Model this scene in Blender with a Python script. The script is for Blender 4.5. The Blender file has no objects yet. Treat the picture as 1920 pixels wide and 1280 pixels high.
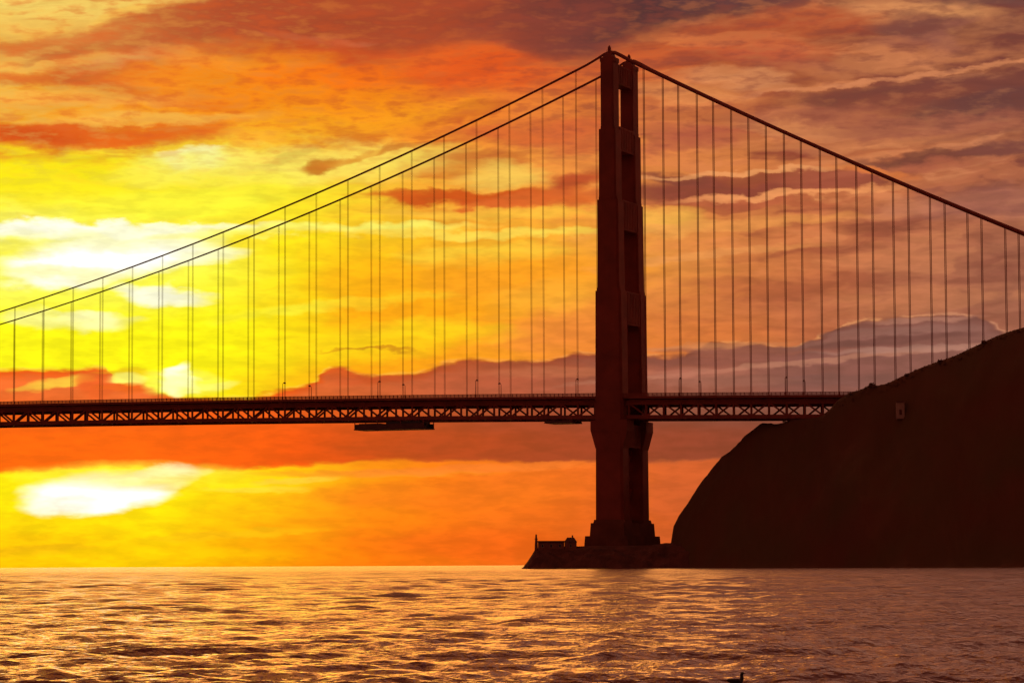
import bpy, bmesh, math, random
import numpy as np
from mathutils import Vector, Matrix

random.seed(7)
R = math.radians
scene = bpy.context.scene
col = scene.collection

# ------------------------------------------------------------------ camera
CAM_H = 1.6
FOC = 5623.6            # focal length in units of a 1920 wide frame
PITCH, ROLL = 0.07428, 0.00481
cd = bpy.data.cameras.new('camera')
cd.sensor_width = 36.0
cd.lens = FOC / 1920 * 36.0
cd.clip_start, cd.clip_end = 0.5, 60000
cam = bpy.data.objects.new('camera', cd)
col.objects.link(cam)
cam.matrix_world = (Matrix.Translation((0, 0, CAM_H)) @ Matrix.Rotation(math.pi/2 + PITCH, 4, 'X')
                    @ Matrix.Rotation(-ROLL, 4, 'Z'))
scene.camera = cam

# ------------------------------------------------------------------ view
scene.view_settings.view_transform = 'Standard'
scene.view_settings.look = 'None'
scene.view_settings.exposure = 0
scene.view_settings.gamma = 1
scene.view_settings.use_curve_mapping = False
scene.cycles.max_bounces = 3
scene.cycles.diffuse_bounces = 1
scene.cycles.glossy_bounces = 2
scene.cycles.use_denoising = True
scene.cycles.use_adaptive_sampling = True
scene.cycles.adaptive_threshold = 0.02
scene.cycles.adaptive_min_samples = 8
scene.cycles.sample_clamp_indirect = 4

# ------------------------------------------------------------------ sun
SUN_AZ, SUN_EL = R(-6.3), R(3.5)
sl = bpy.data.lights.new('sun', 'SUN')
sl.energy = 0.21
sl.angle = R(22)
sl.color = (1.0, 0.36, 0.07)
sun = bpy.data.objects.new('sun', sl)
col.objects.link(sun)
sd = Vector((math.sin(SUN_AZ)*math.cos(SUN_EL), math.cos(SUN_AZ)*math.cos(SUN_EL), math.sin(SUN_EL)))
sun.rotation_euler = sd.to_track_quat('Z', 'Y').to_euler()

# ------------------------------------------------------------------ sky (world)
def lin(c, g=1.0):
    o = []
    for v in c[:3]:
        v = v/255.0
        o.append((v/12.92 if v <= .04045 else ((v+.055)/1.055)**2.4)*g)
    return (*o, 1.0)
DEG = 180/math.pi
def AZ(px): return math.atan((px-960)/FOC)*DEG
def EL(py): return (1060-py)/FOC*DEG

world = bpy.data.worlds.new('World')
scene.world = world
world.use_nodes = True
world.cycles.sampling_method = 'MANUAL'
world.cycles.sample_map_resolution = 512
nt = world.node_tree
nt.nodes.clear()
N, L = nt.nodes.new, nt.links.new
def put(s, v):
    if hasattr(v, 'is_output'): L(v, s)
    else: s.default_value = v
def mth(op, a, b=0.0, c=0.0, clamp=False):
    n = N('ShaderNodeMath'); n.operation = op; n.use_clamp = clamp
    put(n.inputs[0], a); put(n.inputs[1], b); put(n.inputs[2], c)
    return n.outputs[0]
def smooth(v, a, b, lo=0.0, hi=1.0):
    n = N('ShaderNodeMapRange'); n.interpolation_type = 'SMOOTHSTEP'
    put(n.inputs['Value'], v)
    for k, x in zip(('From Min', 'From Max', 'To Min', 'To Max'), (a, b, lo, hi)): put(n.inputs[k], x)
    return n.outputs['Result']
def mix(f, a, b):
    n = N('ShaderNodeMix'); n.data_type = 'RGBA'; n.clamp_factor = True
    put(n.inputs[0], f); put(n.inputs[6], a); put(n.inputs[7], b)
    return n.outputs[2]
def noise(vec, scale, detail=4, rough=.55):
    n = N('ShaderNodeTexNoise'); n.noise_dimensions = '2D'; L(vec, n.inputs['Vector'])
    n.inputs['Scale'].default_value = scale; n.inputs['Detail'].default_value = detail
    n.inputs['Roughness'].default_value = rough
    return n.outputs['Fac']
def comb(x, y, z=0.0):
    n = N('ShaderNodeCombineXYZ'); put(n.inputs[0], x); put(n.inputs[1], y); put(n.inputs[2], z)
    return n.outputs[0]

tc = N('ShaderNodeTexCoord')
sp = N('ShaderNodeSeparateXYZ'); L(tc.outputs['Generated'], sp.inputs[0])
azr = mth('MULTIPLY', mth('ARCTAN2', sp.outputs[0], sp.outputs[1]), DEG)
elr = mth('MULTIPLY', mth('ARCSINE', sp.outputs[2]), DEG)
# clouds are drawn out sideways: sample the turbulence stretched along the horizon
st1 = comb(mth('MULTIPLY', azr, .42), mth('MULTIPLY', elr, 1.7))
st2 = comb(mth('MULTIPLY', azr, 1.1), mth('MULTIPLY', elr, 2.6))
st3 = comb(mth('MULTIPLY', azr, .8), mth('MULTIPLY', elr, 2.8))
n1 = mth('SUBTRACT', noise(st1, .9, 3), .5)
n2 = mth('SUBTRACT', noise(st2, 1.3, 4, .55), .5)
n3 = noise(st3, 2.0, 3, .55)
n4 = mth('SUBTRACT', noise(comb(mth('MULTIPLY_ADD', azr, 1.1, 31.7), mth('MULTIPLY', elr, 2.6)), 1.0, 2), .5)
az = mth('ADD', azr, mth('ADD', mth('MULTIPLY', n1, 1.4), mth('MULTIPLY', n4, .5)))
el = mth('ADD', elr, mth('ADD', mth('MULTIPLY', n1, .42), mth('MULTIPLY', n2, .30)))
azs = mth('ADD', azr, mth('MULTIPLY', n4, .8))          # barely disturbed pair for calm edges
els = mth('ADD', elr, mth('ADD', mth('MULTIPLY', n2, .11), mth('MULTIPLY', mth('SUBTRACT', n3, .5), .14)))
wv = comb(az, el, 1.0)
calm = comb(azs, els, 1.0)

def ramp(stops, far):
    """colour along azimuth; 'far' = colours well to the side of and behind the camera"""
    n = N('ShaderNodeValToRGB'); cr = n.color_ramp; cr.interpolation = 'EASE'
    side, back = far
    left = stops[-2][1]
    pts = [(-180, back), (-75, back), (-38, side), (-20, left)] + [(AZ(p), c) for p, c in stops] \
        + [(24, stops[-1][1] if side is None else tuple((a+b)//2 for a, b in zip(stops[-1][1], side))), (45, side), (80, back), (180, back)]
    while len(cr.elements) < len(pts): cr.elements.new(.5)
    for e, (a, c) in zip(cr.elements, pts):
        e.position = (a+180)/360
    for e, (a, c) in zip(cr.elements, pts):
        e.color = lin(c)
    L(mth('DIVIDE', mth('ADD', az_lookup[0], 180), 360), n.inputs[0])
    return n.outputs[0]
az_lookup = [mth('ADD', azr, mth('MULTIPLY', n1, 1.8))]
FAR1 = ((168, 88, 62), (128, 70, 52))
FAR2 = ((164, 90, 68), (124, 70, 56))
FAR3 = ((150, 88, 70), (118, 70, 60))
rows = [
 (1050, [(0,(252,196,0)),(250,(252,204,0)),(480,(255,160,0)),(700,(250,115,8)),(960,(236,95,18)),(1260,(206,84,36)),(1920,(173,79,51))], FAR1),
 (905,  [(0,(255,236,0)),(300,(255,244,0)),(470,(255,202,0)),(640,(255,146,8)),(850,(252,118,14)),(1060,(232,100,28)),(1300,(208,88,44)),(1920,(173,84,56))], FAR1),
 (640,  [(0,(255,250,10)),(430,(255,246,0)),(560,(255,200,0)),(700,(255,166,0)),(880,(255,162,12)),(1060,(240,135,45)),(1300,(216,115,55)),(1500,(189,101,63)),(1700,(169,99,71)),(1920,(161,97,75))], FAR1),
 (470,  [(0,(255,255,120)),(300,(255,255,90)),(480,(255,240,10)),(640,(255,204,10)),(880,(255,184,32)),(1060,(250,168,45)),(1250,(231,144,63)),(1450,(199,108,62)),(1700,(176,98,67)),(1920,(159,94,71))], FAR1),
 (330,  [(0,(255,232,0)),(400,(255,244,60)),(620,(255,214,50)),(850,(250,172,52)),(1060,(246,148,62)),(1300,(223,130,65)),(1600,(192,105,63)),(1920,(174,97,67))], FAR1),
 (215,  [(0,(245,165,40)),(330,(250,152,20)),(520,(255,150,4)),(760,(253,136,12)),(950,(240,128,44)),(1300,(201,107,59)),(1600,(156,83,54)),(1920,(148,83,58))], FAR2),
 (110,  [(0,(244,178,66)),(330,(236,140,52)),(600,(236,104,34)),(900,(232,88,24)),(1150,(214,92,40)),(1400,(168,79,44)),(1700,(161,88,57)),(1920,(158,90,60))], FAR2),
 (20,   [(0,(250,216,105)),(240,(248,208,98)),(500,(205,105,50)),(900,(165,72,52)),(1200,(108,52,49)),(1450,(156,81,51)),(1750,(168,103,66)),(1920,(124,72,58))], FAR2),
 (-160, [(0,(240,178,92)),(300,(240,160,80)),(700,(226,128,66)),(1150,(206,116,72)),(1500,(220,140,104)),(1920,(214,140,114))], FAR2),
 (-800, [(0,(255,164,66)),(400,(250,150,64)),(900,(240,142,82)),(1400,(236,162,126)),(1920,(230,162,134))], FAR3),
 (-2600,[(0,(238,124,58)),(500,(230,116,60)),(1000,(214,112,74)),(1500,(216,138,116)),(1920,(212,138,122))], FAR3),
 (-5500,[(0,(126,56,40)),(960,(114,54,42)),(1920,(108,54,46))], ((86,50,46),(84,50,46))),
]
colr = ramp(rows[0][1], rows[0][2])
for (y0, _, _), (y1, st, far) in zip(rows[:-1], rows[1:]):
    colr = mix(smooth(el, EL(y0), EL(y1)), colr, ramp(st, far))

nblob = [0]
def follow(v):
    """same vector, but evaluated after the colour so far (keeps the shader's stack small)"""
    n = N('ShaderNodeVectorMath'); n.operation = 'MULTIPLY_ADD'
    L(colr, n.inputs[0]); n.inputs[1].default_value = (1e-9,)*3; L(v, n.inputs[2])
    return n.outputs[0]
def blob(cx, cy, rx, ry, tilt, c, op=1.0, soft=.6, calmer=False, g=1.0):
    """an elongated cloud or gap in the cloud, centre/size given in 1/5624 rad steps"""
    global colr, wv, calm
    k = DEG/FOC
    if nblob[0] % 6 == 0: wv, calm = follow(wv), follow(calm)
    nblob[0] += 1
    v = calm if calmer else wv
    x0, y0, t_ = AZ(cx), EL(cy), R(tilt)
    ca, sa = math.cos(t_), math.sin(t_)
    def dot(a, b):
        n = N('ShaderNodeVectorMath'); n.operation = 'DOT_PRODUCT'
        L(v, n.inputs[0]); n.inputs[1].default_value = (a, b, -a*x0-b*y0)
        return n.outputs['Value']
    u = dot(ca/(rx*k), sa/(rx*k)); w = dot(-sa/(ry*k), ca/(ry*k))
    q = mth('MULTIPLY_ADD', w, w, mth('MULTIPLY', u, u))
    colr = mix(smooth(q, (1+soft)**2, max(1-soft, 0)**2, 0, op), colr, lin(c, g))

XR0, XR1 = -1400, 3400
def curve(pts, x):
    n = N('ShaderNodeFloatCurve'); cv = n.mapping.curves[0]
    pts = [(XR0, pts[0][1])] + pts + [(XR1, pts[-1][1])]
    P = [((p-XR0)/(XR1-XR0), .1+(EL(y))/14) for p, y in pts]
    cv.points[0].location = P[0]; cv.points[1].location = P[-1]
    for p in P[1:-1]: cv.points.new(*p)
    for p in cv.points: p.handle_type = 'AUTO_CLAMPED'
    n.mapping.use_clip = False
    n.mapping.update()
    L(x, n.inputs['Value'])
    return mth('MULTIPLY', mth('SUBTRACT', n.outputs[0], .1), 14)
def band(up, lo, su, slo, stops, op=1.0, calmer=True, wob=1.0, far=FAR1):
    """a cloud bank between an upper and a lower edge"""
    global colr
    a, e = (azs, els) if calmer else (az, el)
    xa = mth('MULTIPLY', mth('TANGENT', mth('DIVIDE', a, DEG)), FOC/(XR1-XR0))
    xa = mth('ADD', xa, (960-XR0)/(XR1-XR0), clamp=True)
    k = DEG/FOC
    eu, ed = curve(up, xa), curve(lo, xa)
    fu = smooth(mth('SUBTRACT', eu, e), -su*k, su*k)
    fl = smooth(mth('SUBTRACT', e, ed), -slo*k, slo*k)
    colr = mix(mth('MULTIPLY', mth('MULTIPLY', fu, fl), op), colr, ramp(stops, far))

# torn wisps, dark undersides and lit upper edges, strongest high up
wn = N('ShaderNodeTexNoise'); wn.noise_dimensions = '2D'
t1 = mth('ADD', mth('MULTIPLY', azr, .42), mth('MULTIPLY', n4, .7))
t2 = mth('ADD', mth('MULTIPLY_ADD', azr, -.13, mth('MULTIPLY', elr, 2.3)), mth('MULTIPLY', n1, 1.2))
L(comb(t1, t2), wn.inputs['Vector'])
wn.inputs['Scale'].default_value = 1.1; wn.inputs['Detail'].default_value = 4; wn.inputs['Roughness'].default_value = .5
reg = mth('ADD', smooth(elr, 5.2, 8.2, 0, .62), smooth(azr, 1.2, 5.0, 0, .48), clamp=True)
reg = mth('MULTIPLY', reg, smooth(elr, 3.6, 5.2))
wf = wn.outputs['Fac']
colr = mix(mth('MULTIPLY', smooth(wf, .49, .68), reg), colr,
           ramp([(0,(214,96,30)),(400,(208,84,22)),(800,(196,70,24)),(1100,(166,66,38)),(1400,(150,66,46)),(1920,(124,62,52))], FAR2))
colr = mix(mth('MULTIPLY', smooth(wf, .50, .34), mth('MULTIPLY', reg, .7)), colr,
           ramp([(0,(255,200,84)),(400,(255,176,50)),(800,(252,140,36)),(1100,(238,128,56)),(1400,(228,134,78)),(1920,(214,134,90))], FAR2))
# top cloud sheet with a hard upper edge on the left
band([(-900,300),(-300,170),(0,100),(110,78),(250,36),(330,14),(500,-14),(800,-60),(1300,-120),(1600,-20),(1800,0)],
     [(-900,330),(-300,230),(0,130),(130,170),(260,160),(330,100),(520,98),(640,118),(800,104),(930,92),(1060,120),(1180,86),(1300,46),(1480,16),(1600,-20),(1800,0)],
     10, 34, [(0,(232,150,66)),(200,(214,118,52)),(320,(180,76,42)),(560,(172,68,38)),(760,(172,68,38)),(930,(154,62,44)),(1080,(118,52,48)),(1200,(78,42,48)),(1400,(108,58,54)),(1920,(150,86,70))], 1.0, False, far=FAR2)
for b in [
 # left streaks
 (130,112,170,12,-4,(214,118,50),.8,.8),(60,132,120,10,6,(248,180,76),.6,.7),(215,128,60,14,20,(236,160,84),.6,.8),
 (250,150,110,18,4,(226,100,34),.8,.7),(90,160,130,10,2,(216,96,30),.8,.7),(360,118,70,14,-8,(240,140,56),.7,.8),(330,140,60,8,6,(204,90,40),.7,.6),(180,150,50,7,14,(200,96,40),.7,.6),(90,118,60,6,12,(196,96,44),.7,.6),
 (340,185,110,10,-3,(224,96,24),.75,.7),(420,190,60,8,0,(210,80,24),.5,.8),(150,196,200,10,3,(250,176,70),.6,.8),
 (560,80,70,7,-6,(208,104,64),.4,.8),(640,92,50,6,8,(214,114,74),.45,.7),(500,100,90,7,0,(190,72,34),.5,.7),(600,120,110,24,0,(206,74,26),.7,.8),
 (640,160,130,26,0,(240,92,8),.7,.8),(300,150,90,16,0,(250,140,20),.6,.8),(450,150,130,34,0,(255,146,6),.7,.8),
 (120,258,230,20,0,(222,82,10),.95,.5),(40,272,90,18,0,(214,66,4),.7,.6),(310,252,120,12,10,(235,100,14),.8,.7),
 (300,226,170,8,2,(250,190,80),.6,.8),(650,220,170,26,4,(255,172,16),.6,.8),
 (740,158,60,8,6,(200,80,36),.7,.7),(830,178,70,10,10,(220,92,34),.5,.8),(900,130,110,30,-4,(238,84,16),.6,.8),
 (600,180,150,34,0,(255,140,0),.7,.8),(620,150,110,16,0,(255,108,0),.6,.8),(230,365,300,40,0,(255,244,0),.5,.9),
 # bright openings
 (360,302,44,13,0,(255,255,205),1,.8),(330,318,90,20,8,(255,255,120),.7,.9),(560,312,200,26,3,(255,246,110),.6,.9),
 (140,350,260,30,0,(255,236,0),.6,.9),(330,380,160,18,4,(255,252,60),.6,.9),
 (150,434,210,12,1,(255,255,235),1,.6,False,1.1),(200,484,160,36,10,(255,255,240),1,.6,False,1.15),(150,498,130,34,9,(255,255,250),1,.6,False,1.2),
 (160,455,160,16,0,(250,248,150),.6,.9),(20,475,60,14,0,(250,238,0),.6,.8),(330,430,120,8,0,(255,255,210),.8,.8),
 (390,482,50,12,8,(255,255,205),.8,.8),(310,553,68,13,-4,(255,255,220),1,.7),(170,605,62,15,0,(255,255,205),1,.7),
 (60,604,50,14,0,(255,255,160),.8,.8),(110,520,120,12,0,(255,246,20),.5,.8),(340,640,260,40,0,(252,244,0),.5,.9),
 (600,432,220,8,2,(255,250,110),.8,.7),(860,440,260,7,0,(255,224,84),.7,.7),(640,575,160,8,6,(255,244,50),.8,.7),
 (720,500,110,26,0,(255,186,0),.5,.9),(900,478,110,14,2,(255,222,64),.5,.8),(960,520,160,30,0,(255,150,10),.6,.9),
 (690,552,90,40,0,(255,168,0),.6,.9),(860,585,120,20,0,(255,160,0),.5,.9),(820,622,120,14,0,(255,206,20),.6,.8),
 (700,648,120,22,4,(255,214,10),.6,.8),(690,660,70,3,0,(190,110,10),.7,.7),(1020,560,90,22,10,(250,176,50),.5,.8),
 (1060,620,90,26,4,(238,132,52),.6,.8),
 # dark streaks centre
 (610,312,40,10,14,(196,104,14),.9,.5),(672,296,40,6,14,(222,140,36),.6,.6),(735,282,34,6,18,(200,104,24),.7,.5),(560,292,46,6,14,(206,176,70),.5,.8),
 (900,372,180,12,-1,(200,74,14),1,.5),(830,366,90,8,0,(206,80,14),.8,.6),(1085,345,60,16,18,(188,74,34),1,.5),(1010,380,120,14,4,(222,100,38),.8,.7),
 (900,296,60,8,4,(206,112,40),.7,.7),(1000,250,120,16,4,(216,98,44),.7,.8),(1075,262,70,20,0,(210,92,50),.6,.8),(960,250,80,10,-4,(228,108,44),.7,.8),
 (950,330,60,18,0,(252,214,90),.7,.8),(930,400,160,9,0,(255,196,60),.7,.7),
 # right of the tower
 (1345,362,170,20,2,(140,62,48),1,.5),(1300,340,70,12,-8,(128,58,48),.9,.5),(1480,340,110,10,3,(150,68,46),.9,.6),(1400,385,170,7,0,(180,86,56),.7,.7),
 (1560,348,70,18,0,(176,86,64),.5,.8),(1310,258,90,18,0,(186,90,62),.8,.7),(1260,275,60,12,6,(176,82,60),.6,.7),(1480,372,160,5,3,(250,160,96),.8,.7),
 (1420,328,180,4,2,(246,164,100),.7,.7),(1240,420,60,18,0,(252,186,76),.7,.8),(1350,430,200,8,4,(244,158,78),.6,.8),(1330,485,160,6,6,(240,156,84),.5,.8),
 (1290,180,90,14,-4,(238,150,84),.6,.8),(1400,160,90,12,-8,(232,152,96),.6,.8),(1460,124,70,18,0,(178,88,62),.7,.8),(1420,105,120,18,0,(206,90,50),.6,.8),
 (1500,55,170,22,3,(196,84,44),.6,.8),(1720,38,90,18,-6,(226,150,92),.75,.8),(1740,72,70,24,-6,(124,68,58),1,.5),(1790,96,30,26,20,(160,92,72),.7,.7),
 (1690,100,50,12,0,(166,94,72),.6,.7),(1700,130,160,12,4,(206,124,78),.6,.8),
 (1760,190,230,22,3,(118,60,52),1,.5),(1860,215,120,24,0,(104,58,56),.9,.5),(1640,212,150,14,6,(132,66,52),.9,.5),(1540,226,120,12,0,(170,92,66),.6,.8),
 (1700,160,220,5,5,(222,138,90),.8,.7),(1760,250,180,14,0,(170,94,70),.7,.8),(1640,280,140,10,2,(216,132,82),.5,.8),
 (1800,306,190,11,5,(120,62,50),1,.5),(1900,298,80,12,4,(126,68,60),.7,.7),(1700,330,120,8,4,(176,92,66),.6,.8),(1640,335,60,8,-10,(240,130,60),.7,.7),
 (1500,248,90,10,-4,(222,138,84),.6,.8),(1880,8,90,24,0,(104,64,62),.8,.7),(1200,6,170,30,2,(70,38,46),.9,.7),(1010,40,110,26,4,(128,54,46),.6,.8),(700,50,160,12,3,(160,62,38),.6,.8),(1400,0,120,20,0,(92,52,56),.7,.8),
 (1880,400,130,24,0,(160,96,82),.6,.9),
]: blob(*b)

reg2 = smooth(elr, 6.6, 8.6, 0, .55)
colr = mix(mth('MULTIPLY', smooth(n3, .44, .74), reg2), colr,
           ramp([(0,(206,92,34)),(400,(196,78,26)),(800,(170,62,28)),(1100,(124,52,42)),(1400,(128,58,46)),(1920,(104,54,48))], FAR2))
colr = mix(mth('MULTIPLY', smooth(n3, .54, .26), mth('MULTIPLY', reg2, .6)), colr,
           ramp([(0,(255,204,96)),(400,(250,150,60)),(800,(226,104,44)),(1100,(190,92,56)),(1400,(214,120,70)),(1920,(200,122,84))], FAR2))
# distant cloud bank standing on a level base, its rim lit
BU = [(-900,740),(-400,700),(0,696),(120,697),(175,690),(200,694),(212,722),(260,718),(292,728),(330,746),(460,748),(520,738),(580,720),(640,690),(668,696),(690,708),(740,702),
      (800,696),(870,676),(930,676),(960,682),(1020,680),(1090,664),(1125,668),(1220,672),(1300,672),(1340,648),(1400,650),(1480,660),(1540,638),(1580,614),(1680,608),(1800,600),(1840,606),(1900,640),(2400,640)]
BL = [(-900,900),(0,886),(200,872),(420,880),(600,868),(820,863),(1060,868),(1350,864),(2400,860)]
rim = [(p, y-5) for p, y in BU]
band(rim, BU, 3, 3, [(0,(255,214,60)),(600,(255,206,60)),(900,(246,156,62)),(1200,(226,140,76)),(1500,(226,150,92)),(1920,(196,130,100))], mth('MULTIPLY', smooth(n3, .40, .62), .8))
band(BU, BL, 5, 7, [(0,(238,82,8)),(250,(234,84,14)),(420,(240,78,4)),(620,(222,78,18)),(760,(186,66,24)),(900,(166,62,36)),(1060,(148,58,42)),(1300,(124,62,52)),(1500,(122,68,60)),(1920,(124,74,66))], 1.0)
# lighter upper body of the bank and its inner layers
U2 = [(p, y+12) for p, y in BU]
band(U2, [(-900,760),(0,760),(2400,760)], 10, 24, [(0,(246,112,50)),(250,(238,108,52)),(560,(228,104,50)),(760,(204,92,54)),(900,(188,88,62)),(1100,(158,82,66)),(1300,(160,88,72)),(1500,(140,84,78)),(1920,(140,90,80))], .7)
band([(-900,800),(0,800),(300,796),(700,800),(1400,800),(2400,800)], BL, 26, 5, [(0,(255,96,0)),(300,(255,92,0)),(560,(236,72,2)),(720,(200,62,14)),(900,(168,54,26)),(1100,(156,54,34)),(1350,(140,56,42)),(1920,(130,60,50))], .92)
for b in [
 (120,718,44,9,10,(250,196,60),.95,.5,True),(75,724,36,8,14,(250,190,60),.8,.6,True),(250,700,60,5,0,(235,190,10),.7,.6,True),(236,712,34,8,0,(255,244,120),.8,.6,True),
 (175,720,26,24,0,(236,84,28),.7,.7,True),(230,728,40,8,0,(240,96,20),.8,.6,True),
 (338,714,20,22,0,(255,255,240),1,.7,True,1.5),(338,718,48,17,0,(255,255,90),.7,.9,True),(395,724,34,6,6,(255,250,120),.6,.8,True),
 (1480,688,290,4,5,(196,130,104),.55,.8,True),(1330,655,110,4,2,(206,130,84),.6,.7,True),(1560,720,160,9,0,(120,76,72),.6,.7,True),(1440,705,130,7,4,(128,76,68),.6,.6,True),(1430,662,140,6,0,(150,84,70),.7,.6,True),(1700,630,110,7,2,(148,98,88),.8,.6,True),(1650,648,150,7,4,(112,66,62),.8,.6,True),(1700,664,120,5,2,(176,124,108),.7,.6,True),
 (1740,610,80,4,2,(178,118,98),.7,.7,True),(1280,682,90,6,0,(130,70,62),.7,.7,True),(1300,704,90,8,0,(176,104,86),.7,.7,True),(1350,720,110,8,0,(164,100,84),.5,.7,True),(1590,640,90,6,12,(140,88,78),.7,.6,True),
 (900,690,70,9,0,(166,72,44),.6,.7,True),(1010,688,80,7,0,(160,70,48),.7,.7,True),(1050,700,120,8,0,(196,104,70),.6,.7,True),(690,712,60,8,0,(196,70,34),.6,.7,True),(650,700,30,8,0,(214,82,30),.6,.7,True),
 # lit sky under the bank
 (180,924,112,34,4,(255,255,252),1,.4,True,1.25),(290,899,74,21,9,(255,255,248),1,.4,True,1.2),(110,945,60,16,0,(255,255,230),.8,.7,True),
 (250,892,150,18,0,(255,238,60),.7,.8,True),(430,908,120,14,0,(255,230,10),.6,.8,True),
 (80,1010,110,10,0,(250,196,0),.7,.7,True),(60,1030,90,7,3,(236,176,10),.7,.7,True),(250,1040,200,12,0,(255,210,0),.5,.9,True),
 (560,900,60,5,4,(255,206,60),.7,.7,True),(480,918,70,5,0,(255,220,60),.6,.7,True),(700,888,160,5,0,(255,146,30),.7,.7,True),(900,880,180,6,2,(250,124,44),.6,.7,True),
 (820,930,180,18,0,(240,110,20),.5,.8,True),(450,1000,120,6,3,(244,186,10),.6,.7,True),(900,1020,120,20,0,(238,88,16),.5,.9,True),
]: blob(*b)
# fine streaking over everything, and fleecy structure where the cloud is thick
streak = noise(comb(mth('MULTIPLY', azr, .55), mth('MULTIPLY', mth('ADD', elr, mth('MULTIPLY', n1, .8)), 4.5)), 1.0, 3, .5)
gain = smooth(streak, .25, .75, .95, 1.05)
gain2 = smooth(n3, .3, .7, .90, 1.07)
g = mth('MULTIPLY', gain, gain2)
vm = N('ShaderNodeVectorMath'); vm.operation = 'SCALE'
L(colr, vm.inputs[0]); L(g, vm.inputs['Scale'])
bg = N('ShaderNodeBackground'); L(vm.outputs[0], bg.inputs['Color']); bg.inputs['Strength'].default_value = 1.0
sky = N('ShaderNodeTexSky'); sky.sky_type = 'NISHITA'; sky.sun_disc = False
sky.sun_elevation = SUN_EL; sky.sun_rotation = SUN_AZ
bg2 = N('ShaderNodeBackground'); L(sky.outputs[0], bg2.inputs['Color']); bg2.inputs['Strength'].default_value = 0.05
ms = N('ShaderNodeMixShader'); ms.inputs[0].default_value = 0.03
L(bg.outputs[0], ms.inputs[1]); L(bg2.outputs[0], ms.inputs[2])
wo = N('ShaderNodeOutputWorld'); L(ms.outputs[0], wo.inputs['Surface'])

# ------------------------------------------------------------------ helpers
def tag(o, label=None, cat=None, group=None, kind=None):
    if label: o['label'] = label
    if cat: o['category'] = cat
    if group: o['group'] = group
    if kind: o['kind'] = kind
    return o
def empty(name, loc=(0,0,0), rz=0, parent=None):
    o = bpy.data.objects.new(name, None); col.objects.link(o)
    o.location = loc; o.rotation_euler = (0, 0, rz)
    if parent: o.parent = parent
    o.empty_display_size = 1
    return o
def link(name, me, m, parent=None):
    if m and not me.materials: me.materials.append(m)
    o = bpy.data.objects.new(name, me); col.objects.link(o)
    if parent: o.parent = parent
    return o
class MB:
    def __init__(s): s.v = []; s.f = []
    def add(s, vs, fs):
        k = len(s.v); s.v += [tuple(v) for v in vs]; s.f += [tuple(i+k for i in f) for f in fs]
    def box(s, x0, x1, y0, y1, z0, z1, top=None):
        """top = (dx, dy) inset of the upper face"""
        dx, dy = top or (0, 0)
        s.add([(x0,y0,z0),(x1,y0,z0),(x1,y1,z0),(x0,y1,z0),(x0+dx,y0+dy,z1),(x1-dx,y0+dy,z1),(x1-dx,y1-dy,z1),(x0+dx,y1-dy,z1)],
              [(3,2,1,0),(4,5,6,7),(0,1,5,4),(1,2,6,5),(2,3,7,6),(3,0,4,7)])
    def bar(s, a, b, w, h=None):
        a, b = Vector(a), Vector(b); d = (b-a).normalized()
        up = Vector((0,0,1)) if abs(d.z) < .95 else Vector((0,1,0))
        x = d.cross(up).normalized()*w/2; y = x.cross(d).normalized()*(h or w)/2
        vs = [a-x-y, a+x-y, a+x+y, a-x+y, b-x-y, b+x-y, b+x+y, b-x+y]
        s.add(vs, [(3,2,1,0),(4,5,6,7),(0,1,5,4),(1,2,6,5),(2,3,7,6),(3,0,4,7)])
    def prism(s, poly, z0, z1, poly2=None):
        n = len(poly); poly2 = poly2 or poly
        s.add([(x,y,z0) for x,y in poly]+[(x,y,z1) for x,y in poly2],
              [tuple(range(n))[::-1], tuple(range(n,2*n))]+[(i,(i+1)%n,(i+1)%n+n,i+n) for i in range(n)])
    def tube(s, pts, r, n=8):
        k = len(s.v); pts = [Vector(p) for p in pts]
        rr = r if isinstance(r, (list, tuple)) else [r]*len(pts)
        for i, p in enumerate(pts):
            d = (pts[min(i+1,len(pts)-1)]-pts[max(i-1,0)]).normalized()
            up = Vector((0,0,1)) if abs(d.z) < .95 else Vector((0,1,0))
            x = d.cross(up).normalized(); y = x.cross(d)
            for j in range(n):
                a = 2*math.pi*j/n; s.v.append(tuple(p+(x*math.cos(a)+y*math.sin(a))*rr[i]))
        for i in range(len(pts)-1):
            for j in range(n):
                s.f.append((k+i*n+j, k+i*n+(j+1)%n, k+(i+1)*n+(j+1)%n, k+(i+1)*n+j))
        s.f.append(tuple(range(k, k+n))[::-1]); s.f.append(tuple(range(k+(len(pts)-1)*n, k+len(pts)*n)))
    def mesh(s, name, smooth=False):
        me = bpy.data.meshes.new(name); me.from_pydata(s.v, [], s.f); me.update()
        if smooth: me.polygons.foreach_set('use_smooth', [True]*len(me.polygons))
        return me
    def build(s, name, m, parent=None, smooth=False): return link(name, s.mesh(name, smooth), m, parent)

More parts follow.
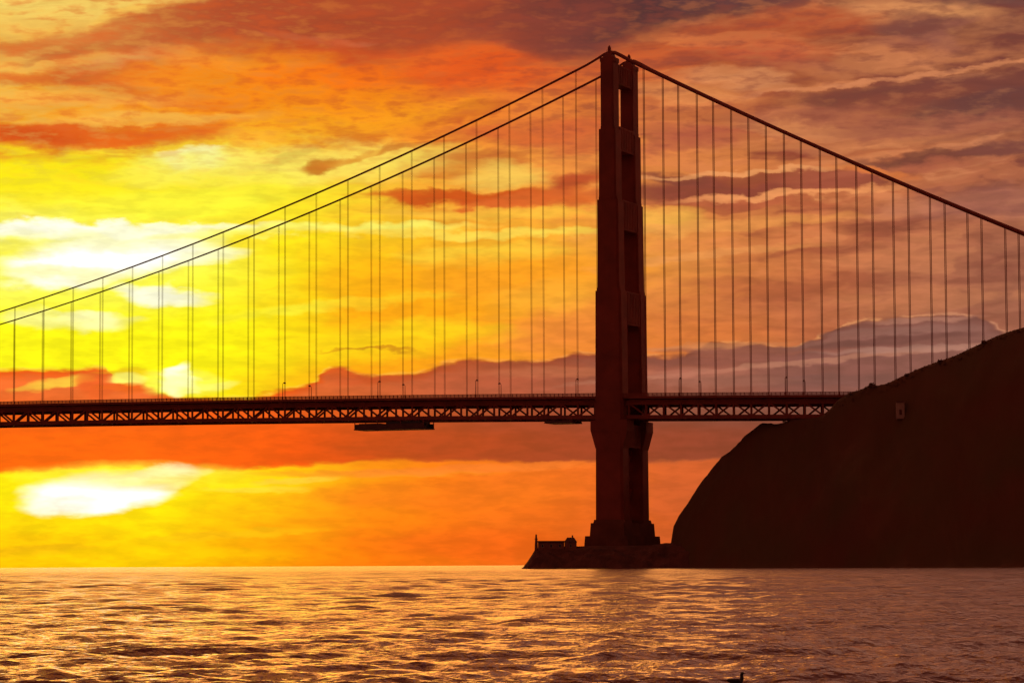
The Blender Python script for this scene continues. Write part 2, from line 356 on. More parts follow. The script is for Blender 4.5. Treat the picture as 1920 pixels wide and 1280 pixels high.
def mat(name, c, rough=.7, var=.25, scale=.3, metal=0.0, bump=0.0, c2=None):
    m = bpy.data.materials.new(name); m.use_nodes = True
    t = m.node_tree; b = t.nodes['Principled BSDF']
    tcn = t.nodes.new('ShaderNodeTexCoord'); nn = t.nodes.new('ShaderNodeTexNoise')
    nn.inputs['Scale'].default_value = scale; nn.inputs['Detail'].default_value = 6
    t.links.new(tcn.outputs['Object'], nn.inputs['Vector'])
    mx = t.nodes.new('ShaderNodeMix'); mx.data_type = 'RGBA'
    mx.inputs[6].default_value = (*[v*(1-var) for v in c], 1)
    mx.inputs[7].default_value = (*(c2 or [min(1, v*(1+var)) for v in c]), 1)
    rp = t.nodes.new('ShaderNodeMapRange'); rp.inputs[1].default_value = .35; rp.inputs[2].default_value = .65
    t.links.new(nn.outputs['Fac'], rp.inputs[0]); t.links.new(rp.outputs[0], mx.inputs[0])
    t.links.new(mx.outputs[2], b.inputs['Base Color'])
    b.inputs['Roughness'].default_value = rough; b.inputs['Metallic'].default_value = metal
    if bump:
        bp = t.nodes.new('ShaderNodeBump'); bp.inputs['Strength'].default_value = bump; bp.inputs['Distance'].default_value = .5
        t.links.new(nn.outputs['Fac'], bp.inputs['Height']); t.links.new(bp.outputs[0], b.inputs['Normal'])
    return m
M = dict(
    orange=mat('orange_paint', (.27, .04, .016), .62, .2, .15),
    cable=mat('cable_paint', (.30, .055, .03), .6, .15, .4),
    road=mat('asphalt', (.05, .048, .046), .85, .2, .5),
    concrete=mat('pier_concrete', (.17, .045, .022), .85, .25, .12, bump=.3),
    pale=mat('pale_render', (.42, .26, .2), .8, .1, .6),
    roof=mat('dark_roof', (.12, .04, .03), .8, .2, .8),
    wall=mat('weathered_wall', (.24, .08, .05), .85, .2, .5),
    dark=mat('dark_opening', (.02, .015, .014), .5, .1, 1),
    rock=mat('headland_rock_and_scrub', (.21, .065, .022), .95, .3, .035, bump=.4, c2=(.12, .06, .018)),
    shore=mat('shore_rock', (.13, .038, .022), .9, .35, .2, bump=.5),
    scrub=mat('scrub_leaves', (.15, .062, .02), .9, .3, .3),
    steel=mat('dull_steel', (.10, .03, .02), .6, .2, .5),
    lamp=mat('lamp_head', (.25, .12, .08), .5, .1, 1),
    feather=mat('dark_feathers', (.02, .016, .014), .5, .3, 20),
    beak=mat('beak', (.10, .06, .03), .4, .2, 30),
)

# ------------------------------------------------------------------ where things stand
X0, D, TH, B = 41.69, 1253.4, 0.38619, 24.266
def unproj(px, py, depth):
    """point at the given distance ahead whose direction is the given one"""
    a, b = (px-960), (640-py)
    cr, sr = math.cos(ROLL), math.sin(ROLL)
    a, b = a*cr+b*sr, -a*sr+b*cr
    c, s = math.cos(PITCH), math.sin(PITCH)
    y = FOC*c - b*s; z = FOC*s + b*c
    return Vector((a/y*depth, depth, CAM_H+z/y*depth))
def bpt(u, v, z):
    return Vector((X0+u*math.cos(TH)+v*math.sin(TH), D-u*math.sin(TH)+v*math.cos(TH), z))

# ------------------------------------------------------------------ sea
def build_sea():
    az_f = np.linspace(-13.5, 13.5, 640)
    az_o = np.concatenate([np.linspace(-180, -60, 9)[:-1], np.linspace(-60, -20, 12)[:-1], np.linspace(-20, -13.5, 8)[:-1]])
    azs_ = np.radians(np.concatenate([az_o, az_f, -az_o[::-1][:-1]]))
    rs = [0.6]; 
    while rs[-1] < 14: rs.append(rs[-1]*1.06+.05)
    while rs[-1] < 330: rs.append(rs[-1]+max(.05, rs[-1]*.0026))
    while rs[-1] < 900: rs.append(rs[-1]*1.0040)
    while rs[-1] < 12000: rs.append(rs[-1]*1.012+.5)
    rs = np.array(rs)
    nr, na = len(rs), len(azs_)
    r = rs[:, None]; a = azs_[None, :]
    x = (r*np.sin(a)).astype(np.float32); y = (r*np.cos(a)).astype(np.float32)
    z = np.zeros_like(x); dx = np.zeros_like(x); dy = np.zeros_like(x)
    rng = np.random.default_rng(11)
    sp_r = np.gradient(rs)[:, None].astype(np.float32)
    dense = (np.abs(a) < R(13.6)).astype(np.float32)
    nw = 86
    lam = np.concatenate([np.exp(rng.uniform(np.log(.34), np.log(5.0), nw-14)), np.exp(rng.uniform(np.log(5.0), np.log(15.0), 14))])
    for l in lam:
        k = 2*np.pi/l
        th = rng.normal(math.pi/2+.12, .50)
        st = .042*(1.2 if l < 1.2 else .75 if l < 5 else .45)*rng.uniform(.6, 1.3)
        A = st/k
        fade = np.clip((l/(3.2*sp_r)-.7)/1.0, 0, 1)
        if l < 1.5: fade = fade*dense
        elif l < 5: fade = fade*np.clip(.42+r/230.0, 0, 1.3)
        else: fade = fade*np.clip((r-90)/200.0, 0, 1.5)*np.clip((1500-r)/300, 0, 1)
        if l < 1.5:
            rr = rs < 340; sl_ = slice(0, int(rr.sum()))
        else: sl_ = slice(0, nr)
        ph = k*(x[sl_]*np.cos(th)+y[sl_]*np.sin(th))+rng.uniform(0, 6.28)
        # patches of rougher and calmer water
        env = 1+.55*np.sin(x[sl_]*(.9/l**.5)*.35+rng.uniform(0,6.28))*np.sin(y[sl_]*(.5/l**.5)*.3+rng.uniform(0,6.28))
        Af = (A*fade[sl_]*env).astype(np.float32)
        z[sl_] += Af*np.sin(ph)
        c_ = Af*np.cos(ph)*.9
        dx[sl_] += c_*np.cos(th); dy[sl_] += c_*np.sin(th)
    x = x+dx; y = y+dy
    co = np.stack([x, y, z], -1).reshape(-1, 3).astype(np.float32)
    i = np.arange(nr-1)[:, None]; j = np.arange(na)[None, :]; j2 = (j+1) % na
    q = np.stack([i*na+j, i*na+j2, (i+1)*na+j2, (i+1)*na+j], -1).reshape(-1, 4)[:, ::-1]
    me = bpy.data.meshes.new('sea')
    me.vertices.add(len(co)); me.vertices.foreach_set('co', co.ravel())
    me.loops.add(q.size); me.loops.foreach_set('vertex_index', q.ravel().astype(np.int32))
    me.polygons.add(len(q)); me.polygons.foreach_set('loop_start', np.arange(0, q.size, 4, dtype=np.int32))
    me.polygons.foreach_set('use_smooth', np.ones(len(q), dtype=bool))
    me.update(calc_edges=True)
    m = bpy.data.materials.new('sea_water'); m.use_nodes = True
    t = m.node_tree; b = t.nodes['Principled BSDF']
    b.inputs['Base Color'].default_value = (.20, .080, .062, 1)
    b.inputs['Roughness'].default_value = .06
    b.inputs['IOR'].default_value = 1.40
    g_ = t.nodes.new('ShaderNodeNewGeometry')
    # unresolved ripples of the open sea: rougher away from the sheltered foreground
    ln = t.nodes.new('ShaderNodeVectorMath'); ln.operation = 'LENGTH'; t.links.new(g_.outputs['Position'], ln.inputs[0])
    rr_ = t.nodes.new('ShaderNodeMapRange'); t.links.new(ln.outputs['Value'], rr_.inputs[0])
    for q_, v_ in zip(range(1, 5), (60, 500, .06, .17)): rr_.inputs[q_].default_value = v_
    t.links.new(rr_.outputs[0], b.inputs['Roughness'])
    def nz(sc, det, sx=1, sy=1):
        mp = t.nodes.new('ShaderNodeMapping'); mp.inputs['Scale'].default_value = (sx, sy, 1)
        t.links.new(g_.outputs['Position'], mp.inputs[0])
        n = t.nodes.new('ShaderNodeTexNoise'); n.inputs['Scale'].default_value = sc; n.inputs['Detail'].default_value = det
        t.links.new(mp.outputs[0], n.inputs['Vector']); return n.outputs['Fac']
    b1 = t.nodes.new('ShaderNodeBump'); b1.inputs['Strength'].default_value = .8; b1.inputs['Distance'].default_value = .13
    t.links.new(nz(5.0, 3), b1.inputs['Height'])
    b2 = t.nodes.new('ShaderNodeBump'); b2.inputs['Strength'].default_value = .35; b2.inputs['Distance'].default_value = .2
    t.links.new(nz(1.3, 3, .6, 1), b2.inputs['Height']); t.links.new(b1.outputs[0], b2.inputs['Normal'])
    b3 = t.nodes.new('ShaderNodeBump'); b3.inputs['Strength'].default_value = .9; b3.inputs['Distance'].default_value = 1.6
    t.links.new(nz(.11, 4, .55, 1), b3.inputs['Height']); t.links.new(b2.outputs[0], b3.inputs['Normal'])
    t.links.new(b3.outputs[0], b.inputs['Normal'])
    o = link('sea', me, m)
    tag(o, 'choppy sea reflecting the orange sunset sky', kind='structure')
build_sea()

# ------------------------------------------------------------------ headland
prof = [(1232,1050),(1246,1040),(1258,1016),(1263,985),(1275,962),(1292,940),(1306,915),(1318,898),(1340,874),(1352,856),(1368,846),(1385,829),(1404,812),(1422,795),(1434,790),(1455,791),(1478,787),
        (1530,783),(1548,776),(1560,762),(1572,748),(1590,738),(1612,731),(1632,722),(1640,724),(1662,719),(1690,706),(1722,691),(1752,680),(1790,667),(1830,648),(1868,630),(1900,619),(1935,609),(2050,570),(2250,520),(2600,470),(3200,500),(4000,640),(4600,800)]
dep = [(1232,1252),(1430,1236),(1500,1222),(1550,1200),(1600,1190),(1920,1146),(2600,1080),(4600,1000)]
ridge = [unproj(px, py, float(np.interp(px, *zip(*dep)))) for px, py in prof]
rx = np.array([p.x for p in ridge]); ry = np.array([p.y for p in ridge]); rz = np.array([p.z for p in ridge])
from mathutils import noise as mnoise
def vnoise(x, y, s, o=0.0, det=4):
    return mnoise.fractal(Vector((x*s+o, y*s-o, o)), 1.0, 2.0, det, noise_basis='PERLIN_ORIGINAL')
def hill_z(x, y):
    Z = float(np.interp(x, rx, rz)); Y = float(np.interp(x, rx, ry))
    if x < rx[0]: return -3
    d = Y - y                                    # + in front of the ridge (towards the camera)
    Z += (vnoise(x, 0, .22, 4.4, 3)*1.6-.3)*min(1, max(0, (x-rx[0]-3)/10))*min(1, max(0, (rx[8]+34-x)/12))
    gul = vnoise(x, y*.35, .030, 3.1, 4)
    gul = 1-2.0*abs(gul)
    if d >= 0:
        Lf = 14+Z*.72*(1+.18*vnoise(x, 0, .02, 9.0, 3))
        t = d/Lf
        h = Z*(1-t**1.15) if t < 1 else -3*(t-1)*8
        amp = min(1, d/16)*min(Z*.10, 6.0)
        h += (gul-.6)*amp + vnoise(x, y, .16, 1.7, 3)*min(.9, .15+d*.05)
        h = min(h, Z*(1-d/(Y*1.2))-d*.02)        # never above the crest as seen from afar
    else:
        d = -d
        xe = x*Y/y - d*.12
        Z = float(np.interp(xe, rx, rz)) if xe > rx[0] else -3
        flo = min(Z, 50)
        h = max(flo, Z-d*1.25) if Z > flo else Z
        h = h-max(0, d-120)*.35 if x < 150 else h - max(0, d-260)*.2
        h += (vnoise(x, y, .05, 5.0, 3)*1.5 - 1.2)*min(1, d/8)
    return max(h, -4)
xs = np.concatenate([np.arange(58, 262, 1.1), np.arange(262, 420, 2.5), np.arange(420, 800, 8)])
hb = MB()
nyf, nyb = 64, 34
for i, x in enumerate(xs):
    Y = float(np.interp(x, rx, ry)); Z = max(1.0, float(np.interp(x, rx, rz)))
    Lf = 14+Z*.95+10
    for j in range(nyf+nyb+1):
        if j <= nyf: y = Y - Lf*(1-j/nyf)
        else:
            q = (j-nyf)/nyb; y = Y + 3*q*nyb/6 + (q**2.4)*340
        hb.v.append((float(x), y, hill_z(float(x), y)))
ny = nyf+nyb+1
for i in range(len(xs)-1):
    for j in range(ny-1):
        hb.f.append((i*ny+j, (i+1)*ny+j, (i+1)*ny+j+1, i*ny+j+1))
hill = hb.build('headland', M['rock'], smooth=True)
tag(hill, 'dark steep headland rising to the right behind the bridge tower', kind='structure')

# scrub on the crest and upper slope
sb = MB()
rnd = random.Random(5)
def clump(mb, c, r, n, rn):
    for _ in range(n):
        d = Vector((rn.gauss(0,1), rn.gauss(0,1), abs(rn.gauss(0,1))*.8)).normalized()*r*rn.uniform(.4,1)
        p = Vector(c)+d; s_ = r*rn.uniform(.22,.42)
        a = Vector((rn.gauss(0,1), rn.gauss(0,1), rn.gauss(0,1))).normalized()
        b_ = a.orthogonal().normalized(); e = a.cross(b_)
        mb.add([p+b_*s_, p-b_*s_*.6+e*s_*.8, p-b_*s_*.6-e*s_*.8], [(0,1,2)])
for _ in range(700):
    x = rnd.uniform(118, 250); Y = float(np.interp(x, rx, ry))
    dd = rnd.uniform(-.5, 3.5)
    y = Y-dd
    r_ = rnd.uniform(.35, 1.0)*(.7 if dd < 4 else 1.3)
    if x < 132 and dd < 3: r_ *= .5
    clump(sb, (x, y, hill_z(x, y)-r_*.25), r_, 14, rnd)
for (px, py, rr_) in [(1633,722,1.5),(1638,723,1.2),(1595,737,1.0),(1700,702,1.1),(1762,677,1.2),(1845,641,1.3),(1470,789,.8)]:
    p = unproj(px, py, float(np.interp(px, *zip(*dep)))); clump(sb, (p.x, p.y-1, p.z-.5), rr_, 60, rnd)
tag(sb.build('scrub', M['scrub']), 'low dark scrub growing over the crest and slope of the headland', kind='stuff')

# low rocky point the tower pier and the station stand on
pb = MB()
pt_prof = [(978,1066),(988,1054),(996,1042),(1003,1030),(1010,1026),(1040,1025),(1080,1024),(1104,1023),(1150,1024),(1225,1022),(1245,1018),(1262,1018),(1300,1020),(1400,1020)]
ppx = np.array([unproj(a, b, 1240).x for a, b in pt_prof]); ppz = np.array([unproj(a, b, 1240).z for a, b in pt_prof])
gx = np.arange(ppx[0]-1, ppx[-1], .8); gy = np.arange(1212, 1292, 1.0)
for x in gx:
    for y in gy:
        Z = float(np.interp(x, ppx, ppz))
        f = min(1, max(0, (y-1213)/17)); f2 = min(1, max(0, (1290-y)/14))
        h = (Z+3)*min(f**.6, f2**.7)-3
        h += vnoise(x, y, .22, 2.2, 4)*1.6*min(1, max(0, (Z-h)/3+.12)) - max(0, y-1240)*.01
        pb.v.append((float(x), float(y), min(h, Z+.15)))
n_ = len(gy)
for i in range(len(gx)-1):
    for j in range(n_-1): pb.f.append((i*n_+j, (i+1)*n_+j, (i+1)*n_+j+1, i*n_+j+1))
tag(pb.build('rocky_point', M['shore'], smooth=False), 'low dark rocky point at the waterline under the tower', kind='structure')

# ------------------------------------------------------------------ the bridge
bridge = empty('suspension_bridge', (X0, D, 0), -TH)
tag(bridge, 'orange steel suspension bridge silhouetted against the sunset, one tall stepped tower', 'bridge')

PAN = 7.62
def deck_z(u):                                    # top of the railing
    return 72.9 - .0195*u - 2.2e-5*u*u if u < 0 else 72.9 - .0195*u
def cable_z(u):
    if u <= 0:
        return float(np.interp(-u, [0], [0])) + CL[0] + CL[1]*u + CL[2]*u*u
    return CR[0]+CR[1]*u+CR[2]*u*u
dl = np.array([(-3.5,214.9),(-44.5,198.4),(-91.9,180.2),(-149.7,159.6),(-210.6,140.8),(-219.3,138.3),(-297.5,117.6),(-54.4,194.3),(-107.9,174.2),(-207.5,142.0),(-312.5,114.6)])
dr = np.array([(0,217.),(16,210.3),(74,179.3),(129.9,152.9),(173.1,132.8),(66.6,183.0),(123.6,155.9),(167.7,135.4)])
CL = np.polyfit(dl[:,0], dl[:,1], 2)[::-1]
CR = np.polyfit(dr[:,0], dr[:,1], 2)[::-1]
top0 = (CL[0]+CR[0])/2
def cz(u):
    b_ = cable_z(u); w = max(0, 1-abs(u)/6)
    return b_*(1-w)+w*(top0-.3)

# --- tower
tower = empty('tower', (0,0,0), 0, bridge)
def plan(w, t, e=.035):
    """fluted leg plan: a rectangle with stepped re-entrant corners"""
    a, b_ = w/2, t/2; p = w*e; q = t*e
    quad = [(a, b_-2*q), (a-p, b_-2*q), (a-p, b_-q), (a-2*p, b_-q), (a-2*p, b_)]
    out = []
    for x, y in quad: out.append((x, y))
    for x, y in quad[::-1]: out.append((-x, y))
    for x, y in quad: out.append((-x, -y))
    for x, y in quad[::-1]: out.append((x, -y))
    return out
SEC = [(14.0, 62.0, 12.4, 8.4, 11.8, 8.2), (62.0, 115.9, 12.1, 8.4, 11.4, 8.2), (115.9, 154.2, 9.8, 8.1, 9.2, 8.0),
       (154.2, 184.0, 7.7, 8.2, 7.4, 8.2), (184.0, 212.6, 5.8, 7.5, 5.7, 7.5)]
def leg_mesh():
    mb = MB()
    for z0, z1, w0, t0, w1, t1 in SEC:
        mb.prism(plan(w0, t0), z0, z1-.003, plan(w1, t1))
    for z0, z1, w0, t0, w1, t1 in SEC[1:]:                 # small stepped shoulders at every set-back
        mb.box(-w0/2-.25, w0/2+.25, -t0/2+.9, t0/2-.9, z0-.9, z0+1.3)
    mb.box(-3.15, 3.15, -3.3, 3.3, 212.6, 214.4)
    mb.box(-2.2, 2.2, -2.5, 2.5, 214.4, 216.2, (.6, .5))
    return mb.mesh('leg')
lm_ = leg_mesh()
def bracket_mesh():
    mb = MB()
    mb.box(-8.1, 8.1, -4.2, 4.2, 57.0, 61.6)
    mb.prism([(-6.0,-3.9),(6.0,-3.9),(6.0,3.9),(-6.0,3.9)], 49.8, 57.0, [(-8.0,-4.15),(8.0,-4.15),(8.0,4.15),(-8.0,4.15)])
    return mb.mesh('deck_bracket')
bm_ = bracket_mesh()
def finial_mesh():
    mb = MB()
    mb.tube([(0,0,216.1),(0,0,217.2)], [1.25,1.05], 10)
    mb.tube([(0,0,217.2),(0,0,218.9),(0,0,219.4),(0,0,219.9)], [.78,.72,.45,.12], 10)
    for k in range(8):
        a = k*math.pi/4; mb.bar((1.15*math.cos(a),1.15*math.sin(a),217.2),(1.15*math.cos(a),1.15*math.sin(a),218.0),.1)
    return mb.mesh('finial')
fm_ = finial_mesh()
for v in (0, B):
    for nm, me_ in (('leg', lm_), ('deck_bracket', bm_), ('finial', fm_)):
        o = link(nm, me_, M['orange'], tower); o.location = (0, v, 0)
for z0, z1, w, t in ((204.0, 212.2, 5.0, 6.0), (175.5, 185.6, 6.9, 6.2), (142.0, 154.6, 8.7, 6.8), (102.0, 116.0, 10.8, 7.3), (50.5, 60.0, 11.0, 7.4)):
    mb = MB(); y0, y1 = t/2-.3, B-t/2+.3
    mb.box(-w/2, w/2, y0, y1, z0, z1)
    for k in range(1, 4):                                   # stepped haunches under the strut
        mb.box(-w/2+.15*k, w/2-.15*k, y0, y0+1.9-.45*k, z0-1.1*k, z0-1.1*(k-1))
        mb.box(-w/2+.15*k, w/2-.15*k, y1-1.9+.45*k, y1, z0-1.1*k, z0-1.1*(k-1))
    for s_ in (-1, 1):
        for k in range(1, 9):                               # vertical ribs on the faces
            yy = y0+(y1-y0)*k/9; mb.box(s_*w/2-.18, s_*w/2+.18, yy-.35, yy+.35, z0+.6, z1-.6)
    mb.build('portal_strut', M['orange'], tower)
for z0, z1 in ((17.0, 33.5), (33.5, 50.0)):
    for a, b_ in ((z0, z1), (z1, z0)):
        mb = MB(); mb.bar((0, 3.4, a), (0, B-3.4, b_), 3.2, 1.8); mb.build('cross_brace', M['orange'], tower)
# --- pier
pier = MB()
pier.box(-7.6, 7.6, -7.2, B+7.2, 13.4, 18.8, (.35,.35))
pier.box(-9.6, 9.6, -8.6, B+8.6, 8.6, 13.397, (.3,.3))
pier.box(-12.4, 12.4, -11.0, B+11, -4, 8.597, (.8,.6))
for v in (0, B): pier.box(-7.0, 7.0, v-4.6, v+4.6, 18.803, 20.2, (.3, .3))
pier_o = pier.build('pier', M['concrete'], bridge)

# --- cables
us = [-430+i*5 for i in range(86)] + [-2.5, 0, 2.5] + [5+i*5 for i in range(46)]
for v in (0, B):
    mb = MB(); mb.tube([(u, v, cz(u)) for u in us], [.50-.20*min(1, -u/250) if u < 0 else .82 for u in us], 10)
    link('main_cable', mb.mesh('main_cable', True), M['cable'], bridge)
# --- hangers: two ropes each; one shared mesh of unit height
hm = MB()
for a in (-.23, .23): hm.tube([(a, 0, 0), (a, 0, 1)], .09, 6)
hme = hm.mesh('hanger')
hm = MB()
for a in (-.26, .26): hm.tube([(a, 0, 0), (a, 0, 1)], .15, 6)
hme2 = hm.mesh('hanger')
for k in list(range(-28, 0)) + list(range(1, 15)):
    for v in (0, B):
        u = k*2*PAN; z0 = deck_z(u)-3.2; z1 = cz(u)-.3
        o = link('hanger', hme if k < 0 else hme2, M['cable'], bridge); o.location = (u, v, z0); o.scale = (1, 1, z1-z0)
# --- deck
U0, U1 = -52, 27
def seg(mb, v0, v1, za, zb, us_):
    for a, b_ in zip(us_[:-1], us_[1:]):
        A, C = deck_z(a), deck_z(b_)
        mb.add([(a,v0,A+za),(b_,v0,C+za),(b_,v1,C+za),(a,v1,A+za),(a,v0,A+zb),(b_,v0,C+zb),(b_,v1,C+zb),(a,v1,A+zb)],
               [(3,2,1,0),(4,5,6,7),(0,1,5,4),(2,3,7,6)]+([(3,0,4,7)] if a == us_[0] else [])+([(1,2,6,5)] if b_ == us_[-1] else []))
ug = [k*PAN for k in range(U0, U1+1)]
mb = MB(); seg(mb, .4, B-.4, -2.1, -1.45, ug); mb.build('roadway', M['road'], bridge)
for y0, y1 in ((-2.6, .397), (B-.397, B+2.6)):
    mb = MB(); seg(mb, y0, y1, -2.3, -1.25, ug); mb.build('sidewalk', M['orange'], bridge)
for y in (-2.55, B+2.55):
    mb = MB()
    seg(mb, y-.09, y+.09, -.14, 0.0, ug); seg(mb, y-.07, y+.07, -1.15, -1.03, ug)
    rail = mb.build('railing', M['orange'], bridge)
    mb = MB()
    for k in range(U0*4, U1*4):
        u = k*PAN/4; z = deck_z(u); mb.box(u-.13, u+.13, y-.1, y+.1, z-1.25, z-.1)
    for k in range(U0*24, U1*24):
        u = k*PAN/24+.05; z = deck_z(u); mb.box(u-.09, u+.09, y-.04, y+.04, z-1.03, z-.14)
    tag(mb.build('baluster', M['orange'], rail), kind='stuff')
mb = MB()
for k in range(U0, U1+1):
    u = k*PAN; z = deck_z(u); mb.box(u-.28, u+.28, .5, B-.5, z-4.15, z-2.103)
tag(mb.build('floor_beam', M['orange'], bridge), kind='stuff')
mb = MB()
for k in range(1, 6): seg(mb, B*k/6-.2, B*k/6+.2, -3.1, -2.106, ug)
tag(mb.build('stringer', M['orange'], bridge), kind='stuff')
mb = MB()
for k in range(U0, U1):
    u = k*PAN; z = deck_z(u)-10.15; z2 = deck_z(u+PAN)-10.15
    mb.bar((u, .6, z), (u, B-.6, z), .45)
    mb.bar((u, .6 if k % 2 else B-.6, z+.03), (u+PAN, B/2, z2+.03), .38); 
    mb.bar((u, B/2, z-.35), (u+PAN, .6 if k % 2 else B-.6, z2-.35), .38)
tag(mb.build('lateral_bracing', M['orange'], bridge), kind='stuff')
# --- stiffening trusses
vm_ = MB(); vm_.box(-.38, .38, -.3, .3, -9.6, -4.1); vme = vm_.mesh('vertical')
dme = []
for s_ in (1, -1):
    d_ = MB(); d_.bar((-s_*PAN/2+s_*.2, 0, -9.5), (s_*PAN/2-s_*.2, 0, -4.2), .85, .62); dme.append(d_.mesh('diagonal'))
for v in (0, B):
    mb = MB(); seg(mb, v-.36, v+.36, -4.8, -2.6, ug)
    tr = mb.build('stiffening_truss', M['orange'], bridge)
    mb = MB(); seg(mb, v-.4, v+.4, -10.7, -9.1, ug); mb.build('bottom_chord', M['orange'], tr)
    for k in range(U0, U1):
        u = k*PAN
        o = link('vertical', vme, M['orange'], tr); o.location = (u, v, deck_z(u))
        o = link('diagonal', dme[k % 2], M['orange'], tr); o.location = (u+PAN/2, v, deck_z(u+PAN/2))

# ------------------------------------------------------------------ lamp posts along the deck
def lamp_post(u, side, label):
    y = -2.2 if side == 'near' else B+2.2
    s_ = 1 if side == 'near' else -1
    r_ = empty('lamp_post', bpt(u, y, deck_z(u)-1.26), -TH)
    tag(r_, label, 'lamp post', 'lamp posts along the bridge deck')
    mb = MB(); mb.tube([(0,0,0),(0,0,.9),(0,0,1.0),(0,0,6.9)], [.3,.28,.16,.11], 8); mb.build('post', M['orange'], r_)
    mb = MB(); mb.tube([(0,0,6.8),(0,s_*.6,7.3),(0,s_*1.6,7.5)], .08, 6); mb.build('arm', M['orange'], r_)
    mb = MB(); mb.box(-.42,.42,s_*1.9-.55,s_*1.9+.55,7.0,7.6,(.15,.18)); mb.build('lamp_head', M['lamp'], r_)
orda = ['nearest', 'second', 'third', 'fourth']
for side, row in (('near', 'near railing'), ('far', 'far railing')):
    for i, u in enumerate((-2, -8, -14, -20)):
        w = 'lamp post nearest the tower on its left' if i == 0 else f'{orda[i]} lamp post to the left of the tower'
        lamp_post(u*PAN, side, f'{w} on the {row} of the deck')
    for i, u in enumerate((4, 10)):
        w = 'lamp post just right of the tower' if i == 0 else 'second lamp post right of the tower'
        lamp_post(u*PAN, side, f'{w} on the {row} of the deck')

# ------------------------------------------------------------------ maintenance platforms slung under the truss
def platform(px0, px1, dz, hgt, label, cabin):
    def u_at(px): 
        lo, hi = -300., 200.
        for _ in range(40):
            m_ = (lo+hi)/2; p = bpt(m_, 4, 62)
            if 960+FOC*p.x/(p.y) < px: lo = m_
            else: hi = m_
        return lo
    u0, u1 = u_at(px0), u_at(px1); um = (u0+u1)/2; Ln = u1-u0
    zb = deck_z(um)-10.7
    r_ = empty('maintenance_platform', bpt(um, 0, zb-hgt), -TH)
    tag(r_, label, 'work platform', 'maintenance platforms hanging under the bridge deck')
    w0, w1 = -1.2, B*.45
    mb = MB(); mb.box(-Ln/2, Ln/2, w0, w1, 0, .45); mb.build('floor', M['steel'], r_)
    for y in (w0+.003, w1-.15):
        mb = MB(); mb.box(-Ln/2+.3, Ln/2-.3, y, y+.147, .45, hgt*.62)
        mb.build('side_panel', M['steel'], r_)
    for x in (-Ln/2+.25, -Ln/6, Ln/6, Ln/2-.25):
        for y in (w0+.5, w1-.5):
            mb = MB(); mb.bar((x, y, .45), (x, y, hgt+.1), .3); mb.build('hanging_arm', M['orange'], r_)
    if cabin:
        mb = MB(); mb.box(-Ln*.05, Ln*.45, w0+.4, w1-.4, .453, hgt*.86, (.3, .2)); mb.build('enclosure', M['dark'], r_)
        mb = MB(); mb.box(-Ln*.44, -Ln*.12, w0+.4, w1-.8, .453, hgt*.7, (.2, .2)); mb.build('machine_box', M['steel'], r_)
platform(672, 802, 0, 4.0, 'long dark maintenance platform slung under the deck well left of the tower', True)
platform(1028, 1080, 0, 1.7, 'short thin maintenance platform under the deck close beside the tower', False)

# ------------------------------------------------------------------ station buildings on the point
def station():
    zg = 7.4
    def at(px): return (px-960)/FOC*1228
    # low flat-roofed fog signal building
    x0, x1 = at(1007), at(1056)
    r_ = empty('fog_signal_building', ((x0+x1)/2, 1228, zg), 0)
    tag(r_, 'low flat-roofed station building on the rocky point left of the tower pier', 'building')
    w = (x1-x0)/2
    mb = MB(); mb.box(-w, w, 0, 8, -3, 3.4); mb.build('wall', M['wall'], r_)
    mb = MB(); mb.box(-w-.4, w+.4, -.4, 8.4, 3.403, 3.95); mb.build('roof', M['roof'], r_)
    for k in range(3):
        xx = -w+1.8+k*(2*w-3.6)/2
        mb = MB(); mb.box(xx-.5, xx+.5, -.06, .2, 1.2, 2.6); f = mb.build('window', M['pale'], r_)
        mb = MB(); mb.box(xx-.4, xx+.4, -.09, -.062, 1.3, 2.5); mb.build('pane', M['dark'], f)
    x0, x1 = at(1057), at(1079)
    r_ = empty('keepers_house', ((x0+x1)/2, 1228, zg), 0)
    tag(r_, 'small hip-roofed house beside the tower pier on the rocky point', 'house')
    w = (x1-x0)/2
    mb = MB(); mb.box(-w, w, -.5, 6.5, -3, 3.3); mb.build('wall', M['wall'], r_)
    mb = MB(); mb.box(-w-.3, w+.3, -.8, 6.8, 3.303, 5.3, (w*.55, 2.4)); mb.build('roof', M['roof'], r_)
    mb = MB(); mb.box(-.45, .45, -.56, -.3, 1.2, 2.5); f = mb.build('window', M['pale'], r_)
    mb = MB(); mb.box(-.35, .35, -.59, -.562, 1.3, 2.4); mb.build('pane', M['dark'], f)
    mb = MB(); mb.box(w*.2, w*.2+.6, 2.5, 3.2, 4.4, 6.2); mb.build('chimney', M['wall'], r_)
    r_ = empty('signal_mast', (at(1003.5), 1229, zg-3), 0)
    tag(r_, 'short thick signal mast at the left end of the station building', 'mast')
    mb = MB(); mb.tube([(0,0,0),(0,0,5.5),(0,0,9.6)], [.75,.6,.3], 8); mb.build('pole', M['wall'], r_)
    mb = MB(); mb.box(-.7,.7,-.12,.12,7.6,7.9); mb.build('crossarm', M['wall'], r_)
station()

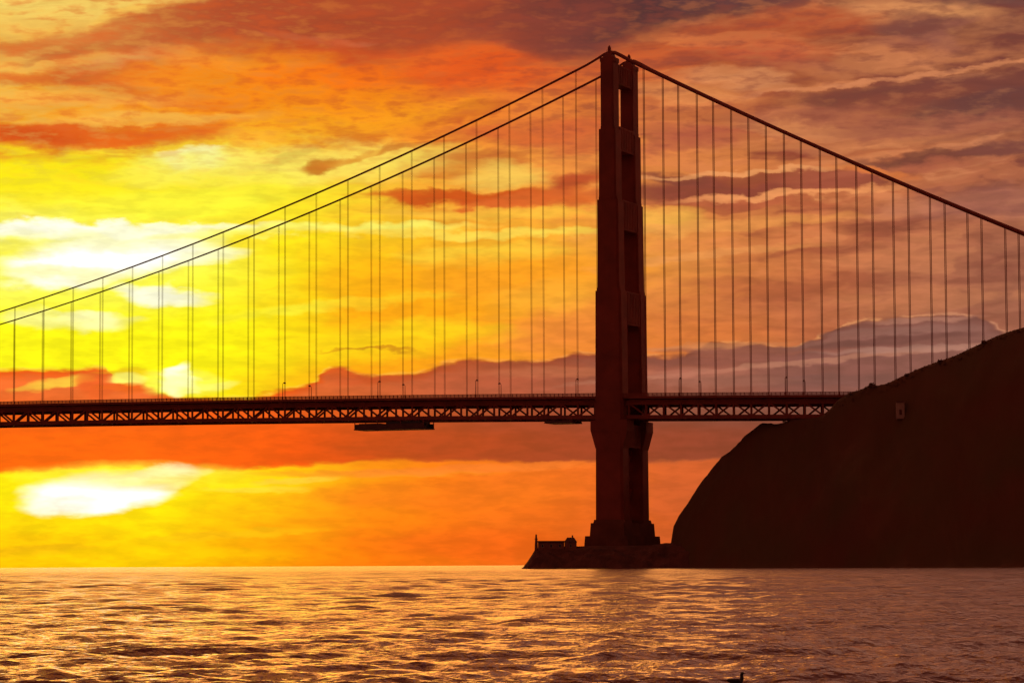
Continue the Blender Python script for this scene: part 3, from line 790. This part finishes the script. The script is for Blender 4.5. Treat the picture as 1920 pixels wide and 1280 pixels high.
# pale hut on the slope under the right-hand end of the deck
px = 1687
best = None
for d in range(1140, 1200):
    x = (px-960)/FOC*d
    zz = hill_z(x, d)
    tgt = unproj(px, 779, d).z
    if zz >= tgt: best = (x, d, zz); break
x, d, zz = best or (150, 1165, 58)
r_ = empty('utility_hut', (x, d-1.5, zz-.3), 0)
tag(r_, 'small pale upright hut on the headland slope right of the bridge deck end', 'hut')
mb = MB(); mb.box(-1.5, 1.5, -1.4, 1.4, -1.5, 4.9); mb.build('wall', M['pale'], r_)
mb = MB(); mb.box(-1.8, 1.8, -1.7, 1.7, 4.903, 5.3, (.2,.2)); mb.build('roof', M['roof'], r_)
mb = MB(); mb.box(-.5, .5, -1.45, -1.403, 0, 2.1); mb.build('door', M['roof'], r_)

# ------------------------------------------------------------------ bird afloat close to the camera
def bird():
    dist = 40.0
    p = unproj(1383, 1285, dist)
    r_ = empty('seabird', (p.x, p.y, .01), 0)
    tag(r_, 'small dark seabird floating at the bottom edge of the picture, head up', 'bird')
    k = .95
    def loft(rings, n=14):
        mb = MB(); 
        for (x, z, ry_, rz_) in rings:
            for j in range(n):
                a = 2*math.pi*j/n; mb.v.append((x*k, ry_*k*math.cos(a), (z+rz_*math.sin(a))*k))
        for i in range(len(rings)-1):
            for j in range(n): mb.f.append((i*n+j, i*n+(j+1)%n, (i+1)*n+(j+1)%n, (i+1)*n+j))
        mb.f.append(tuple(range(n))); mb.f.append(tuple(range((len(rings)-1)*n, len(rings)*n))[::-1])
        return mb
    body = loft([(-.17,.065,.004,.004),(-.15,.058,.022,.010),(-.10,.040,.042,.028),(-.04,.032,.055,.042),(.02,.032,.052,.046),(.055,.042,.036,.040),(.075,.055,.014,.020)])
    k0 = len(body.v)
    body.tube([(.045*k,0,.05*k),(.062*k,0,.085*k),(.058*k,0,.115*k),(.056*k,0,.135*k),(.064*k,0,.150*k),(.078*k,0,.152*k),(.088*k,0,.148*k)],
              [.036*k,.027*k,.022*k,.022*k,.025*k,.022*k,.011*k], 12)
    b_ = body.build('body', M['feather'], r_, True)
    mb = MB(); mb.tube([(.086*k,0,.148*k),(.105*k,0,.146*k),(.122*k,0,.142*k)], [.007*k,.005*k,.001*k], 8); mb.build('beak', M['beak'], r_, True)
    for s_ in (-1, 1):
        mb = MB(); mb.tube([(-.135*k,s_*.022*k,.070*k),(-.07*k,s_*.046*k,.060*k),(0,s_*.050*k,.056*k),(.035*k,s_*.040*k,.052*k)], [.006*k,.018*k,.022*k,.008*k], 8)
        mb.build('wing', M['feather'], r_, True)
bird()
